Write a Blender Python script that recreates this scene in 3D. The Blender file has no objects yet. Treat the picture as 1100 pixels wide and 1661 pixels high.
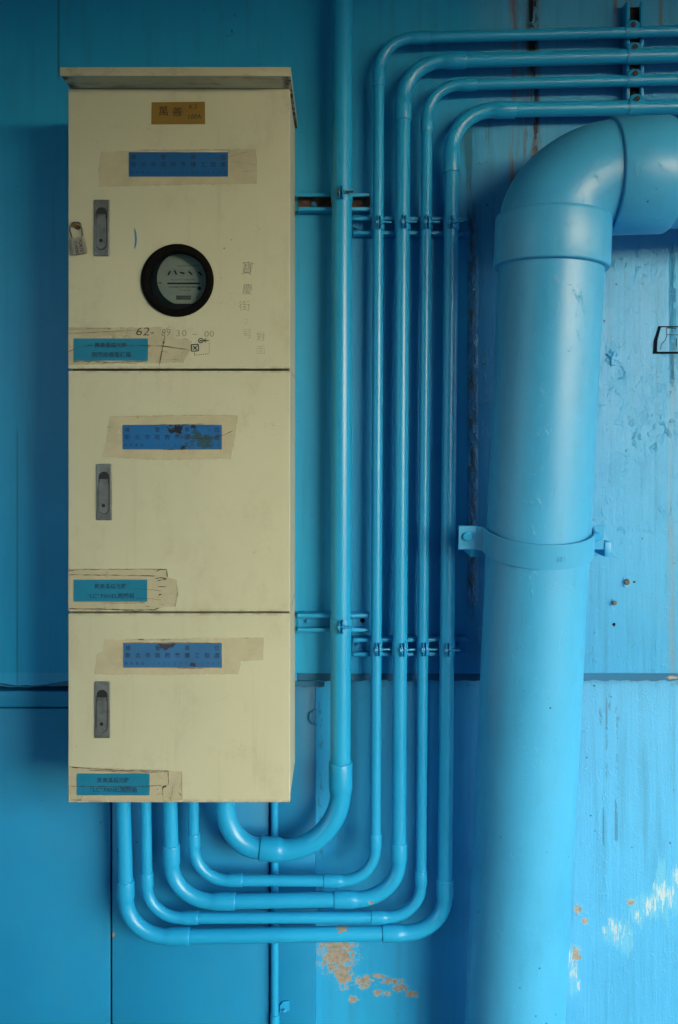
import bpy, bmesh, math, random
from mathutils import Vector, Matrix
random.seed(7)
S = bpy.context.scene
COL = S.collection
PI = math.pi
R = math.radians

# ------------------------------------------------------------ camera, sky, sun, exposure
F = 1400.0; CX = 550.0; HY = 720.0; D = 2.2; EYE = 1.7     # photo pixels, metres
cam_d = bpy.data.cameras.new("camera"); cam = bpy.data.objects.new("camera", cam_d); COL.objects.link(cam)
cam.location = (0, -D, EYE); cam.rotation_euler = (R(90), 0, 0)
cam_d.sensor_fit = 'HORIZONTAL'; cam_d.sensor_width = 36; cam_d.lens = 36 * F / 1100
cam_d.shift_x = 0; cam_d.shift_y = -(830.5 - HY) / 1100
cam_d.clip_start = 0.02; cam_d.clip_end = 1000
S.camera = cam

SUN_EL, SUN_AZ = 19.0, 34.0        # degrees: height, and angle to the right of straight out from the wall
w = bpy.data.worlds.new("World"); S.world = w; w.use_nodes = True
wn = w.node_tree.nodes; wl = w.node_tree.links
bg = wn['Background']; sky = wn.new('ShaderNodeTexSky'); sky.sky_type = 'NISHITA'
sky.sun_disc = False; sky.sun_elevation = R(SUN_EL)
sky.sun_rotation = R(180 - SUN_AZ)
sky.air_density = 1.0; sky.dust_density = 1.0; sky.ozone_density = 1.0
wl.new(sky.outputs[0], bg.inputs[0]); bg.inputs[1].default_value = 0.15
sd = bpy.data.lights.new("sun", 'SUN'); sd.energy = 0.75; sd.angle = R(65); sd.color = (1.0, 0.98, 0.95)
so = bpy.data.objects.new("sun", sd); COL.objects.link(so); so.location = (4, -6, 5)
sdir = Vector((math.sin(R(SUN_AZ)) * math.cos(R(SUN_EL)), -math.cos(R(SUN_AZ)) * math.cos(R(SUN_EL)), math.sin(R(SUN_EL))))
so.rotation_euler = sdir.to_track_quat('Z', 'Y').to_euler()
S.view_settings.view_transform = 'Standard'; S.view_settings.look = 'None'
S.view_settings.gamma = 1; S.view_settings.use_curve_mapping = False
S.view_settings.exposure = 2.02
S.render.film_transparent = False

# ------------------------------------------------------------ helpers: measuring
def P(px, py, y=0.0):
    "point of the depth plane y that stands at photo pixel (px, py)"
    d = D + y
    return Vector(((px - CX) * d / F, y, EYE - (py - HY) * d / F))
def X(px, y=0.0): return (px - CX) * (D + y) / F
def Z(py, y=0.0): return EYE - (py - HY) * (D + y) / F

def tag(o, label=None, cat=None, group=None, kind=None):
    if label: o['label'] = label
    if cat: o['category'] = cat
    if group: o['group'] = group
    if kind: o['kind'] = kind
    return o
def thing(name, label, cat, loc=(0, 0, 0), group=None, rot=None):
    o = bpy.data.objects.new(name, None); COL.objects.link(o); o.location = loc
    o.empty_display_size = 0.05
    if rot: o.rotation_euler = rot
    return tag(o, label, cat, group)
def link(name, me, parent=None, mats=(), world=True):
    "me has world coordinates unless world=False (then parent-local)"
    for m in mats:
        if m.name not in me.materials: me.materials.append(m)
    o = bpy.data.objects.new(name, me); COL.objects.link(o)
    if parent is not None:
        o.parent = parent
        if world:
            off = Vector((0, 0, 0)); q = parent
            while q is not None: off = off + q.location; q = q.parent
            o.location = -off
    return o
def finish(bm, name, smooth=True, angle=32):
    bmesh.ops.recalc_face_normals(bm, faces=bm.faces)
    me = bpy.data.meshes.new(name); bm.to_mesh(me); bm.free()
    if smooth:
        for p in me.polygons: p.use_smooth = True
        me.set_sharp_from_angle(angle=R(angle))
    return me
def bbox(bm, x0, x1, y0, y1, z0, z1, bev=0.0, seg=2, mi=0):
    r = bmesh.ops.create_cube(bm, size=1.0); vs = r['verts']
    for v in vs:
        v.co = Vector(((x0 + x1) / 2 + v.co.x * (x1 - x0), (y0 + y1) / 2 + v.co.y * (y1 - y0), (z0 + z1) / 2 + v.co.z * (z1 - z0)))
    fs = set(f for v in vs for f in v.link_faces)
    for f in fs: f.material_index = mi
    if bev > 0:
        es = list(set(e for v in vs for e in v.link_edges))
        r2 = bmesh.ops.bevel(bm, geom=es, offset=bev, segments=seg, affect='EDGES', profile=0.5)
        for f in r2['faces']: f.material_index = mi
def boxes(name, lst, parent, mats, bev=0.0, seg=2):
    bm = bmesh.new()
    for b in lst: bbox(bm, *b[:6], bev=bev, seg=seg, mi=(b[6] if len(b) > 6 else 0))
    return link(name, finish(bm, name), parent, mats)
def sweep(bm, pts, rad, seg=28, cap=True, mi=0):
    pts = [Vector(p) for p in pts]; n = len(pts)
    if not hasattr(rad, '__len__'): rad = [rad] * n
    T = []
    for i in range(n):
        a = pts[max(0, i - 1)]; b = pts[min(n - 1, i + 1)]
        T.append((b - a).normalized())
    up = Vector((0, 1, 0))
    if abs(T[0].dot(up)) > 0.9: up = Vector((0, 0, 1))
    N = (up - T[0] * up.dot(T[0])).normalized()
    rings = []
    for i in range(n):
        N = (N - T[i] * N.dot(T[i])).normalized(); B = T[i].cross(N)
        rings.append([bm.verts.new(pts[i] + (N * math.cos(2 * PI * k / seg) + B * math.sin(2 * PI * k / seg)) * rad[i]) for k in range(seg)])
    for i in range(n - 1):
        for k in range(seg):
            f = bm.faces.new((rings[i][k], rings[i][(k + 1) % seg], rings[i + 1][(k + 1) % seg], rings[i + 1][k])); f.material_index = mi
    if cap:
        for rg in (rings[0][::-1], rings[-1]):
            f = bm.faces.new(rg); f.material_index = mi
def prism(bm, poly, y0, y1, mi=0):
    "poly: list of (x, z); thickness between depths y0 (front) and y1"
    a = [bm.verts.new((x, y0, z)) for x, z in poly]; b = [bm.verts.new((x, y1, z)) for x, z in poly]
    fs = [bm.faces.new(a), bm.faces.new(b[::-1])]
    n = len(poly)
    for i in range(n): fs.append(bm.faces.new((a[i], b[i], b[(i + 1) % n], a[(i + 1) % n])))
    for f in fs: f.material_index = mi
def disc_poly(cx, cz, r, n=32): return [(cx + r * math.cos(2 * PI * k / n), cz + r * math.sin(2 * PI * k / n)) for k in range(n)]
def ribbon(bm, pts, w, y, mi=0):
    "flat pen stroke on a depth plane; pts list of (x, z), w width or list"
    n = len(pts)
    if not hasattr(w, '__len__'): w = [w] * n
    L = []
    for i in range(n):
        a = Vector(pts[max(0, i - 1)]); b = Vector(pts[min(n - 1, i + 1)])
        t = (b - a).normalized(); nn = Vector((-t.y, t.x)) * w[i] / 2
        p = Vector(pts[i])
        L.append((bm.verts.new((p.x + nn.x, y, p.y + nn.y)), bm.verts.new((p.x - nn.x, y, p.y - nn.y))))
    for i in range(n - 1):
        f = bm.faces.new((L[i][0], L[i][1], L[i + 1][1], L[i + 1][0])); f.material_index = mi

# ------------------------------------------------------------ helpers: materials
LOW = 0.080      # how far the wall below the ledge sits back
class NG:
    def __init__(s, mat):
        mat.use_nodes = True; s.nt = mat.node_tree; s.n = s.nt.nodes; s.l = s.nt.links
        s.bsdf = s.n['Principled BSDF']; s.out = s.n['Material Output']
        g = s.n.new('ShaderNodeNewGeometry'); s.pos = g.outputs['Position']
        sp = s.n.new('ShaderNodeSeparateXYZ'); s.l.new(s.pos, sp.inputs[0]); s.x, s.y, s.z = sp.outputs; s.off = 0.0
    def put(s, inp, v):
        if hasattr(v, 'is_linked') or hasattr(v, 'links'): s.l.new(v, inp)
        else: inp.default_value = v
    def m(s, op, a, b=0.0, c=0.0, clamp=False):
        nd = s.n.new('ShaderNodeMath'); nd.operation = op; nd.use_clamp = clamp
        for i, v in enumerate((a, b, c)): s.put(nd.inputs[i], v)
        return nd.outputs[0]
    def noise(s, scale, sx=1, sy=1, sz=1, detail=4, rough=0.6, off=(0, 0, 0), dist=0.0):
        mp = s.n.new('ShaderNodeMapping'); s.l.new(s.pos, mp.inputs[0])
        mp.inputs['Scale'].default_value = (sx, sy, sz); mp.inputs['Location'].default_value = off
        t = s.n.new('ShaderNodeTexNoise'); s.l.new(mp.outputs[0], t.inputs['Vector'])
        t.inputs['Scale'].default_value = scale; t.inputs['Detail'].default_value = detail
        t.inputs['Roughness'].default_value = rough; t.inputs['Distortion'].default_value = dist
        return t.outputs[0]
    def voro(s, scale, sx=1, sz=1, feature='F1'):
        mp = s.n.new('ShaderNodeMapping'); s.l.new(s.pos, mp.inputs[0]); mp.inputs['Scale'].default_value = (sx, 1, sz)
        t = s.n.new('ShaderNodeTexVoronoi'); s.l.new(mp.outputs[0], t.inputs['Vector']); t.feature = feature
        t.inputs['Scale'].default_value = scale
        return t.outputs['Distance']
    def ramp(s, v, a, b):
        "smooth 0..1 between a and b"
        nd = s.n.new('ShaderNodeMapRange'); nd.interpolation_type = 'SMOOTHSTEP'
        s.put(nd.inputs[0], v)
        if a < b: nd.inputs[1].default_value = a; nd.inputs[2].default_value = b
        else: nd.inputs[1].default_value = b; nd.inputs[2].default_value = a; nd.inputs[3].default_value = 1; nd.inputs[4].default_value = 0
        return nd.outputs[0]
    def mix(s, f, a, b):
        nd = s.n.new('ShaderNodeMix'); nd.data_type = 'RGBA'
        s.put(nd.inputs[0], f)
        for i, v in ((6, a), (7, b)):
            if isinstance(v, tuple): nd.inputs[i].default_value = (*v, 1)
            else: s.l.new(v, nd.inputs[i])
        return nd.outputs[2]
    def blobs(s, lst, nz, amp=0.9):
        "lst of (px, py, rx px, ry px): ragged patches; 1 inside"
        res = None
        for (px, py, rx, ry) in lst:
            dx = s.m('MULTIPLY', s.m('SUBTRACT', s.x, X(px, s.off)), 1 / (rx * D / F))
            dz = s.m('MULTIPLY', s.m('SUBTRACT', s.z, Z(py, s.off)), 1 / (ry * D / F))
            dd = s.m('SUBTRACT', 1.0, s.m('SQRT', s.m('ADD', s.m('MULTIPLY', dx, dx), s.m('MULTIPLY', dz, dz))))
            res = dd if res is None else s.m('MAXIMUM', res, dd)
        v = s.m('ADD', res, s.m('MULTIPLY', s.m('SUBTRACT', nz, 0.5), amp * 5))
        return v
    def bump(s, h, strength=0.3, dist=0.002, prev=None):
        b = s.n.new('ShaderNodeBump'); b.inputs['Strength'].default_value = strength; b.inputs['Distance'].default_value = dist
        s.l.new(h, b.inputs['Height'])
        if prev is not None: s.l.new(prev, b.inputs['Normal'])
        return b.outputs[0]
    def finish(s, color, rough=0.4, normal=None, metallic=0.0, spec=0.5):
        s.put(s.bsdf.inputs['Base Color'], (*color, 1) if isinstance(color, tuple) else color)
        s.put(s.bsdf.inputs['Roughness'], rough); s.put(s.bsdf.inputs['Metallic'], metallic)
        s.bsdf.inputs['Specular IOR Level'].default_value = spec
        if normal is not None: s.l.new(normal, s.bsdf.inputs['Normal'])

BLUE = (0.012, 0.345, 0.685)
BLUE2 = (0.009, 0.300, 0.620)
TAN = (0.28, 0.265, 0.21)
CHALK = (0.33, 0.50, 0.58)
AQUA = (0.10, 0.42, 0.64)
PALE = (0.048, 0.365, 0.690)
PALE2 = (0.038, 0.318, 0.620)

def simple(name, col, rough=0.5, metallic=0.0, spec=0.5, var=0.12, vs=30, bump=0.0, bs=200):
    m = bpy.data.materials.new(name); g = NG(m)
    n = g.noise(vs)
    c = g.mix(g.ramp(n, 0.3, 0.7), tuple(v * (1 - var) for v in col), tuple(min(1, v * (1 + var)) for v in col))
    nm = g.bump(g.noise(bs), bump, 0.0006) if bump else None
    g.finish(c, rough, nm, metallic, spec); return m

def blue_paint(name, tone=BLUE, tone2=BLUE2, rough=0.34, orange=0.12, lumps=0.12, lthr=0.64, streak=0.35, rvar=0.14, peel=(), tear=(), specks=0.0):
    "glossy blue paint over pipes, straps and sheet steel"
    m = bpy.data.materials.new(name); g = NG(m)
    c = g.mix(g.ramp(g.noise(3.0, detail=5), 0.35, 0.7), tone, tone2)
    c = g.mix(g.m('MULTIPLY', g.ramp(g.noise(26, sx=1.0, sz=0.25), 0.5, 0.85), streak), c, (0.03, 0.24, 0.42))
    h = g.m('ADD', g.noise(60, detail=3), g.m('MULTIPLY', g.noise(420, detail=2), 0.25))
    nm = g.bump(h, orange, 0.002)
    # small runs and lumps of paint
    lump = g.ramp(g.noise(38, sx=1.2, sz=0.7, detail=5, rough=0.7, dist=1.2), lthr, lthr + 0.07)
    nm = g.bump(lump, lumps, 0.0015, nm)
    if specks:
        sp = g.m('MULTIPLY', g.ramp(g.voro(34), 0.10, 0.05), g.ramp(g.noise(5, off=(3, 1, 2)), 0.60 - specks, 0.66 - specks))
        c = g.mix(sp, c, (0.012, 0.05, 0.07))
    if peel:
        v = g.blobs(peel, g.noise(70, detail=6, rough=0.7), 0.9)
        mk = g.ramp(v, 0.30, 0.36); c = g.mix(mk, c, TAN); nm = g.bump(mk, -0.5, 0.001, nm)
    if tear:
        v = g.blobs(tear, g.noise(90, detail=6, rough=0.7), 0.9)
        c = g.mix(g.ramp(v, 0.30, 0.36), c, (0.012, 0.016, 0.02))
    r = g.m('ADD', rough, g.m('MULTIPLY', g.noise(14), rvar))
    g.finish(c, r, nm, 0, 0.5); return m

def wall_paint(name, upper):
    "thick blue paint on rough concrete: brush ribs, pits, cracks, chips, rust runs"
    m = bpy.data.materials.new(name); g = NG(m); g.off = 0.0 if upper else LOW
    right = g.ramp(g.x, X(735), X(800))                 # the old concrete right of the thin conduits is rougher
    c = g.mix(g.ramp(g.noise(2.2, detail=6), 0.35, 0.7), g.mix(right, BLUE, PALE), g.mix(right, BLUE2, PALE2))
    c = g.mix(g.m('MULTIPLY', g.ramp(g.noise(40, sx=1.0, sz=0.05, detail=6), 0.48, 0.8), 0.5), c, (0.02, 0.20, 0.37))
    # surface relief
    ribs = g.noise(70, sx=1.0, sy=1, sz=0.045, detail=5)
    grain = g.noise(160, detail=6, rough=0.7)
    h = g.m('ADD', g.m('MULTIPLY', ribs, 0.9), g.m('MULTIPLY', grain, 0.5))
    amt = g.m('ADD', 0.12, g.m('MULTIPLY', right, 0.88))
    nm = g.bump(g.m('MULTIPLY', h, amt), 0.55, 0.003)
    # blistered, ridged paint skins
    warp = g.noise(11, sx=1, sz=0.8, detail=8, rough=0.72, dist=0.8)
    ridge = g.m('SUBTRACT', 1.0, g.m('MULTIPLY', g.m('ABSOLUTE', g.m('SUBTRACT', warp, 0.5)), 60), clamp=True)
    patchy = g.ramp(g.noise(5.5, off=(4, 0, 1)), 0.46, 0.62)
    ridge = g.m('MULTIPLY', g.m('MULTIPLY', ridge, patchy), g.m('ADD', 0.10, g.m('MULTIPLY', right, 0.9)))
    nm = g.bump(ridge, 0.28, 0.002, nm)
    c = g.mix(g.m('MULTIPLY', ridge, 0.05), c, (0.02, 0.12, 0.18))
    blist = g.m('MULTIPLY', g.m('MULTIPLY', g.ramp(g.noise(55, sx=1.0, sz=0.6, detail=6, rough=0.65, dist=1.0), 0.54, 0.70), right), g.m('ADD', 0.25, g.ramp(g.noise(4.5, off=(6, 2, 4)), 0.45, 0.65)))
    nm = g.bump(blist, 0.75 if upper else 0.40, 0.0024, nm)
    # pits
    pit = g.m('MULTIPLY', g.ramp(g.voro(26), 0.085, 0.045), g.ramp(g.noise(8, off=(1, 7, 3)), 0.47, 0.55))
    pit = g.m('MULTIPLY', pit, g.m('ADD', 0.35, g.m('MULTIPLY', right, 0.65)))
    c = g.mix(pit, c, (0.008, 0.035, 0.05)); nm = g.bump(pit, -0.8, 0.003, nm)
    rough = g.m('ADD', 0.33, g.m('MULTIPLY', g.noise(20, sx=1, sz=0.3), 0.30))
    def vline(px, wpx, y0, y1, thr=(0.45, 0.6), ns=40, sz=0.06):
        dx = g.m('MULTIPLY', g.m('ABSOLUTE', g.m('SUBTRACT', g.x, X(px, g.off))), 1 / (wpx * D / F))
        dx = g.m('SUBTRACT', 1.0, dx, clamp=True)
        zz = g.m('MULTIPLY', g.ramp(g.z, Z(y1 + 12, g.off), Z(y1 - 12, g.off)), g.ramp(g.z, Z(y0 - 12, g.off), Z(y0 + 12, g.off)))
        n_ = g.ramp(g.noise(ns, sx=1.0, sz=sz, detail=6, rough=0.7, off=(px * 0.01, 0, 0)), *thr)
        return g.m('MULTIPLY', g.m('MULTIPLY', dx, zz), n_)
    if upper:
        for (px, wp, y0, y1, col, th, ns, sz, k) in (
                (832, 9, -60, 330, (0.16, 0.075, 0.04), (0.40, 0.6), 60, 0.05, 0.75),
                (862, 26, -60, 265, (0.10, 0.07, 0.05), (0.42, 0.62), 60, 0.10, 0.75),
                (864, 12, -60, 110, (0.004, 0.003, 0.004), (0.42, 0.52), 45, 0.35, 1.0),
                (868, 9, 100, 250, (0.012, 0.010, 0.012), (0.46, 0.56), 45, 0.30, 0.95),
                (998, 6, -60, 45, (0.16, 0.075, 0.04), (0.3, 0.6), 30, 0.1, 0.7),
                (1020, 8, -60, 50, (0.12, 0.08, 0.05), (0.3, 0.6), 30, 0.1, 0.8),
                (1072, 5, -60, 60, (0.12, 0.10, 0.06), (0.3, 0.6), 30, 0.1, 0.6),
                (1090, 10, 560, 1105, (0.18, 0.22, 0.18), (0.40, 0.7), 30, 0.06, 0.55),
                (765, 9, 330, 1000, (0.04, 0.15, 0.18), (0.45, 0.6), 60, 0.3, 0.8),
                (760, 20, 180, 360, (0.02, 0.09, 0.12), (0.45, 0.6), 50, 0.05, 0.7),
                (790, 30, 180, 420, (0.02, 0.12, 0.17), (0.5, 0.7), 50, 0.05, 0.6),
                (95, 2.2, -60, 125, (0.01, 0.08, 0.13), (0.1, 0.2), 10, 0.1, 0.7),
                (28, 2.0, 700, 1110, (0.01, 0.08, 0.13), (0.1, 0.2), 10, 0.1, 0.5),
                (372, 14, -10, 110, (0.012, 0.05, 0.07), (0.60, 0.64), 50, 0.9, 0.8)):
            k_ = g.m('MULTIPLY', vline(px, wp, y0, y1, th, ns, sz), 1.6, clamp=True)
            c = g.mix(g.m('MULTIPLY', k_, k), c, col)
        # hardened glossy runs of paint beside the last thin conduit
        run = vline(767, 9, 340, 980, (0.35, 0.6), 60, 0.6)
        nm = g.bump(run, 1.0, 0.006, nm)
        run2 = vline(1092, 7, 400, 620, (0.35, 0.6), 60, 0.6)
        nm = g.bump(run2, 1.0, 0.006, nm)
        wet = g.m('MULTIPLY', g.ramp(g.m('ABSOLUTE', g.m('SUBTRACT', g.x, X(762))), X(575), X(560)), 0.12)
        rough = g.m('SUBTRACT', rough, wet)
    else:
        pl = [(1078, 1452, 26, 34), (1055, 1468, 20, 22), (1100, 1420, 24, 26), (1000, 1505, 16, 22), (1015, 1520, 14, 22), (1034, 1485, 8, 16),
              (932, 1580, 9, 28), (924, 1555, 8, 20), (938, 1600, 6, 14), (982, 1512, 8, 16)]
        v = g.blobs([(a, b, rx * 1.5, ry * 1.4) for a, b, rx, ry in pl], g.noise(30, sx=1.4, sz=0.30, detail=7, rough=0.72), 0.9)
        mk = g.ramp(v, 0.15, 0.55); c = g.mix(g.m('MULTIPLY', mk, 0.6), c, AQUA)
        v2 = g.blobs(pl, g.noise(95, sx=1.5, sz=0.22, detail=7, rough=0.75, off=(2, 0, 0)), 1.2)
        mk2 = g.ramp(v2, 0.62, 0.78); c = g.mix(mk2, c, CHALK); nm = g.bump(mk2, -0.5, 0.0015, nm)
        tn = [(547, 1552, 34, 34), (557, 1580, 16, 26), (590, 1592, 17, 12), (614, 1583, 18, 5), (636, 1592, 20, 6), (650, 1603, 18, 7), (668, 1613, 11, 8), (573, 1621, 9, 7), (612, 1610, 8, 6), (628, 1612, 9, 5),
              (935, 1548, 9, 14), (938, 1475, 7, 10), (949, 1494, 6, 6), (1023, 1463, 7, 6), (548, 1535, 36, 12)]
        v3 = g.blobs(tn, g.noise(75, detail=8, rough=0.75), 0.95)
        mk3 = g.ramp(v3, 0.26, 0.30); rim = g.m('SUBTRACT', g.ramp(v3, 0.10, 0.16), mk3, clamp=True)
        tcol = g.mix(g.ramp(g.noise(90), 0.4, 0.65), (0.285, 0.272, 0.215), (0.20, 0.20, 0.175))
        c = g.mix(g.m('MULTIPLY', rim, 0.5), c, (0.25, 0.50, 0.62)); c = g.mix(mk3, c, tcol)
        nm = g.bump(mk3, -0.9, 0.003, nm)
        rough = g.m('ADD', rough, g.m('MULTIPLY', mk3, 0.4))
        for (px, wp, y0, y1, th) in ((984, 2.2, 1135, 1258, (0.42, 0.5)), (1000, 3.5, 1150, 1380, (0.5, 0.56)), (979, 2, 1290, 1400, (0.44, 0.5)), (520, 6, 1130, 1480, (0.52, 0.6)),
                                     (545, 14, 1110, 1180, (0.55, 0.65)), (960, 30, 1105, 1180, (0.60, 0.68)), (1000, 40, 1105, 1165, (0.58, 0.66))):
            k_ = g.m('MULTIPLY', vline(px, wp, y0, y1, th, 60, 0.25), 2.0, clamp=True)
            c = g.mix(g.m('MULTIPLY', k_, 0.55), c, (0.012, 0.09, 0.14)); nm = g.bump(k_, -0.6, 0.002, nm)
        # patchy darker band just under the ledge
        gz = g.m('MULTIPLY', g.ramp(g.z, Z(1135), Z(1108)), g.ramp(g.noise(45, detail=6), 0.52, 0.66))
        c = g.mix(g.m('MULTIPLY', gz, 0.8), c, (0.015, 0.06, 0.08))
    g.finish(c, rough, nm, 0, 0.5); return m

M_WU = wall_paint('wall_upper_paint', True)
M_WL = wall_paint('wall_lower_paint', False)
M_PIPE = blue_paint('conduit_paint', rough=0.32, orange=0.010, lumps=0.02, streak=0.10, rvar=0.02, peel=[(553, 1484, 12, 5), (600, 1440, 6, 4)], tear=[(194, 1361, 9, 5)], specks=0.0)
M_BIG = blue_paint('drain_pipe_paint', tone=PALE, tone2=PALE2, rough=0.31, orange=0.13, lumps=0.38, lthr=0.588, specks=0.09)
M_STEEL = blue_paint('bracket_paint', rough=0.36, orange=0.2, specks=0.05)
M_STRAP = blue_paint('strap_paint', tone=PALE, tone2=PALE2, rough=0.38, orange=0.15, specks=0.04)
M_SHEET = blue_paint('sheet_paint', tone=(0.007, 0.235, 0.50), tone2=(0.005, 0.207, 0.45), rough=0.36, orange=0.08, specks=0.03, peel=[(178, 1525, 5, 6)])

# ------------------------------------------------------------ setting
def setting(name, bm, mats, label=None):
    o = link(name, finish(bm, name), None, mats); tag(o, label, None, None, 'structure'); return o
M_GROUND = simple('ground_asphalt', (0.10, 0.10, 0.10), 0.8, vs=3, bump=0.3)
bm = bmesh.new(); bmesh.ops.create_grid(bm, x_segments=2, y_segments=2, size=300)
setting('ground', bm, [M_GROUND], 'dark asphalt ground in front of the blue wall')

M_CONC = simple('plain_concrete', (0.20, 0.20, 0.19), 0.85, vs=4, bump=0.3)
M_PLAS = simple('pale_plaster', (0.42, 0.44, 0.45), 0.85, vs=4, bump=0.3)  # pale so the unseen surfaces bounce light into the shadows
ROOF_Z, ROOF_OUT = 2.93, 3.8
bm = bmesh.new(); bbox(bm, -7, 7, -ROOF_OUT, 0.3, ROOF_Z, ROOF_Z + 0.35, 0.01)
tag(link('concrete_canopy', finish(bm, 'canopy'), None, [M_CONC]), 'grey concrete canopy jutting out above the blue wall', 'canopy')
bm = bmesh.new(); bbox(bm, -2.3, 1.25, -3.5, -3.2, 0.0, ROOF_Z - 0.004, 0.01)  # pier added out of view; its edges set how light reaches the wall
tag(link('light_shaping_pier', finish(bm, 'pier'), None, [M_PLAS]), 'unseen pale plastered pier, added to shape the light on the blue wall', 'pier')
bm = bmesh.new(); bbox(bm, -7.2, -7.0, -3.196, -0.004, 0.0, ROOF_Z - 0.004, 0.01)
tag(link('side_wall', finish(bm, 'side_wall'), None, [M_PLAS]), 'grey concrete return wall left of the blue wall', 'wall')

wall = thing('concrete_wall', 'rough blue-painted concrete wall with a ledge, chipped paint and rust runs behind the pipes', 'wall', (0, 0, 0))
zl = Z(1093)
boxes('upper_slab', [(-6, 6, 0.0, 0.30, zl, ROOF_Z - 0.002)], wall, [M_WU], 0.004)
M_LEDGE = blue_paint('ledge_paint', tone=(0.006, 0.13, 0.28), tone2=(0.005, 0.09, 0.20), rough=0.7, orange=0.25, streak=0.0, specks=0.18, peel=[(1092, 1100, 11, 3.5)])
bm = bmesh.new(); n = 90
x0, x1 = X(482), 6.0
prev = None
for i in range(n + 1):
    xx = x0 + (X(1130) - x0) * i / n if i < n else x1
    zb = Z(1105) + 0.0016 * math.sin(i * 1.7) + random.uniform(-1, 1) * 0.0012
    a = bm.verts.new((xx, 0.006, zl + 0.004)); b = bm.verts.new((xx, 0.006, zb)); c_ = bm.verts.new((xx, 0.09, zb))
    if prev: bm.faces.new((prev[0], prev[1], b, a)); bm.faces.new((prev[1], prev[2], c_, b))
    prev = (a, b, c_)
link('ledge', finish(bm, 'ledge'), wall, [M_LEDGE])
boxes('lower_face', [(-6, 6, LOW, 0.30, -0.05, zl - 0.001)], wall, [M_WL])

boxes('slab_lip', [(-6, X(481.5), 0.0006, 0.085, Z(1112), zl + 0.003)], wall, [M_WU])

# sheet steel left of / below the cabinet
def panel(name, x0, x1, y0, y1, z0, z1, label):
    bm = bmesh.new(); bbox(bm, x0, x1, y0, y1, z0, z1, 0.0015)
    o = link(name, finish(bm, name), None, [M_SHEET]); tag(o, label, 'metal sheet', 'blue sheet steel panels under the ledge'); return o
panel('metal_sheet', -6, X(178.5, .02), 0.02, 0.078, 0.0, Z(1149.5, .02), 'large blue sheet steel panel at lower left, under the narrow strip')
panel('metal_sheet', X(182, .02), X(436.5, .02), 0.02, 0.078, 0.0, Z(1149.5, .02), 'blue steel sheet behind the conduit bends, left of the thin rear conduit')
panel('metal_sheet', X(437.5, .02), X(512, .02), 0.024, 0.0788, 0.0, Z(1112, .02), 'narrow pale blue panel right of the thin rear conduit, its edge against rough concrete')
bm = bmesh.new()
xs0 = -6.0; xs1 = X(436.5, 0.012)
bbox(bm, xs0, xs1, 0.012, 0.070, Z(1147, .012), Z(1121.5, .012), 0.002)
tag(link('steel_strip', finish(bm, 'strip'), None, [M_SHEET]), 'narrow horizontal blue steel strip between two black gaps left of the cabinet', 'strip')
# ragged sealant bead above the strip
bm = bmesh.new(); prev = None
for i in range(70):
    px = -60 + i * 8.5
    zt = Z(1108 + 4 * math.sin(px * 0.035) + random.uniform(-1.2, 1.2)); zb = Z(1113.5 + random.uniform(-1.3, 1.3))
    xx = X(px)
    ring = [bm.verts.new((xx, 0.001, zt)), bm.verts.new((xx, -0.0035, zt * .6 + zb * .4)), bm.verts.new((xx, -0.003, zb)), bm.verts.new((xx, 0.010, zb - 0.001))]
    if prev:
        for k in range(3): bm.faces.new((prev[k], prev[k + 1], ring[k + 1], ring[k]))
    prev = ring
link('sealant_bead', finish(bm, 'bead', angle=60), wall, [M_LEDGE])

# thin conduit behind, below the cabinet, with its saddle clip
yr = 0.008
rear = thing('thin_conduit', 'thin vertical blue conduit behind the U bends, fixed to the panel by a small clip', 'conduit', P(446, 1640, yr))
bm = bmesh.new(); sweep(bm, [P(445.5, 1230, yr), P(446, 1661, yr), Vector((X(446.5, yr), yr, 0.0))], 0.0095)
link('pipe', finish(bm, 'pipe'), rear, [M_PIPE])
bm = bmesh.new()
sweep(bm, [P(446, 1645, yr), P(446, 1662, yr)], 0.0118)
link('sleeve', finish(bm, 'sleeve'), rear, [M_PIPE])
bm = bmesh.new(); prism(bm, [(X(453), Z(1640)), (X(458), Z(1633)), (X(468), Z(1632)), (X(469), Z(1648)), (X(453), Z(1650))], 0.019, 0.0235)
cl = link('clip', finish(bm, 'clip', angle=20), rear, [M_STEEL])
bm = bmesh.new(); sweep(bm, [P(462, 1640, 0.010), P(462, 1640, 0.024)], 0.0038, seg=14)
link('screw', finish(bm, 'screw'), cl, [M_STEEL])

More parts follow.
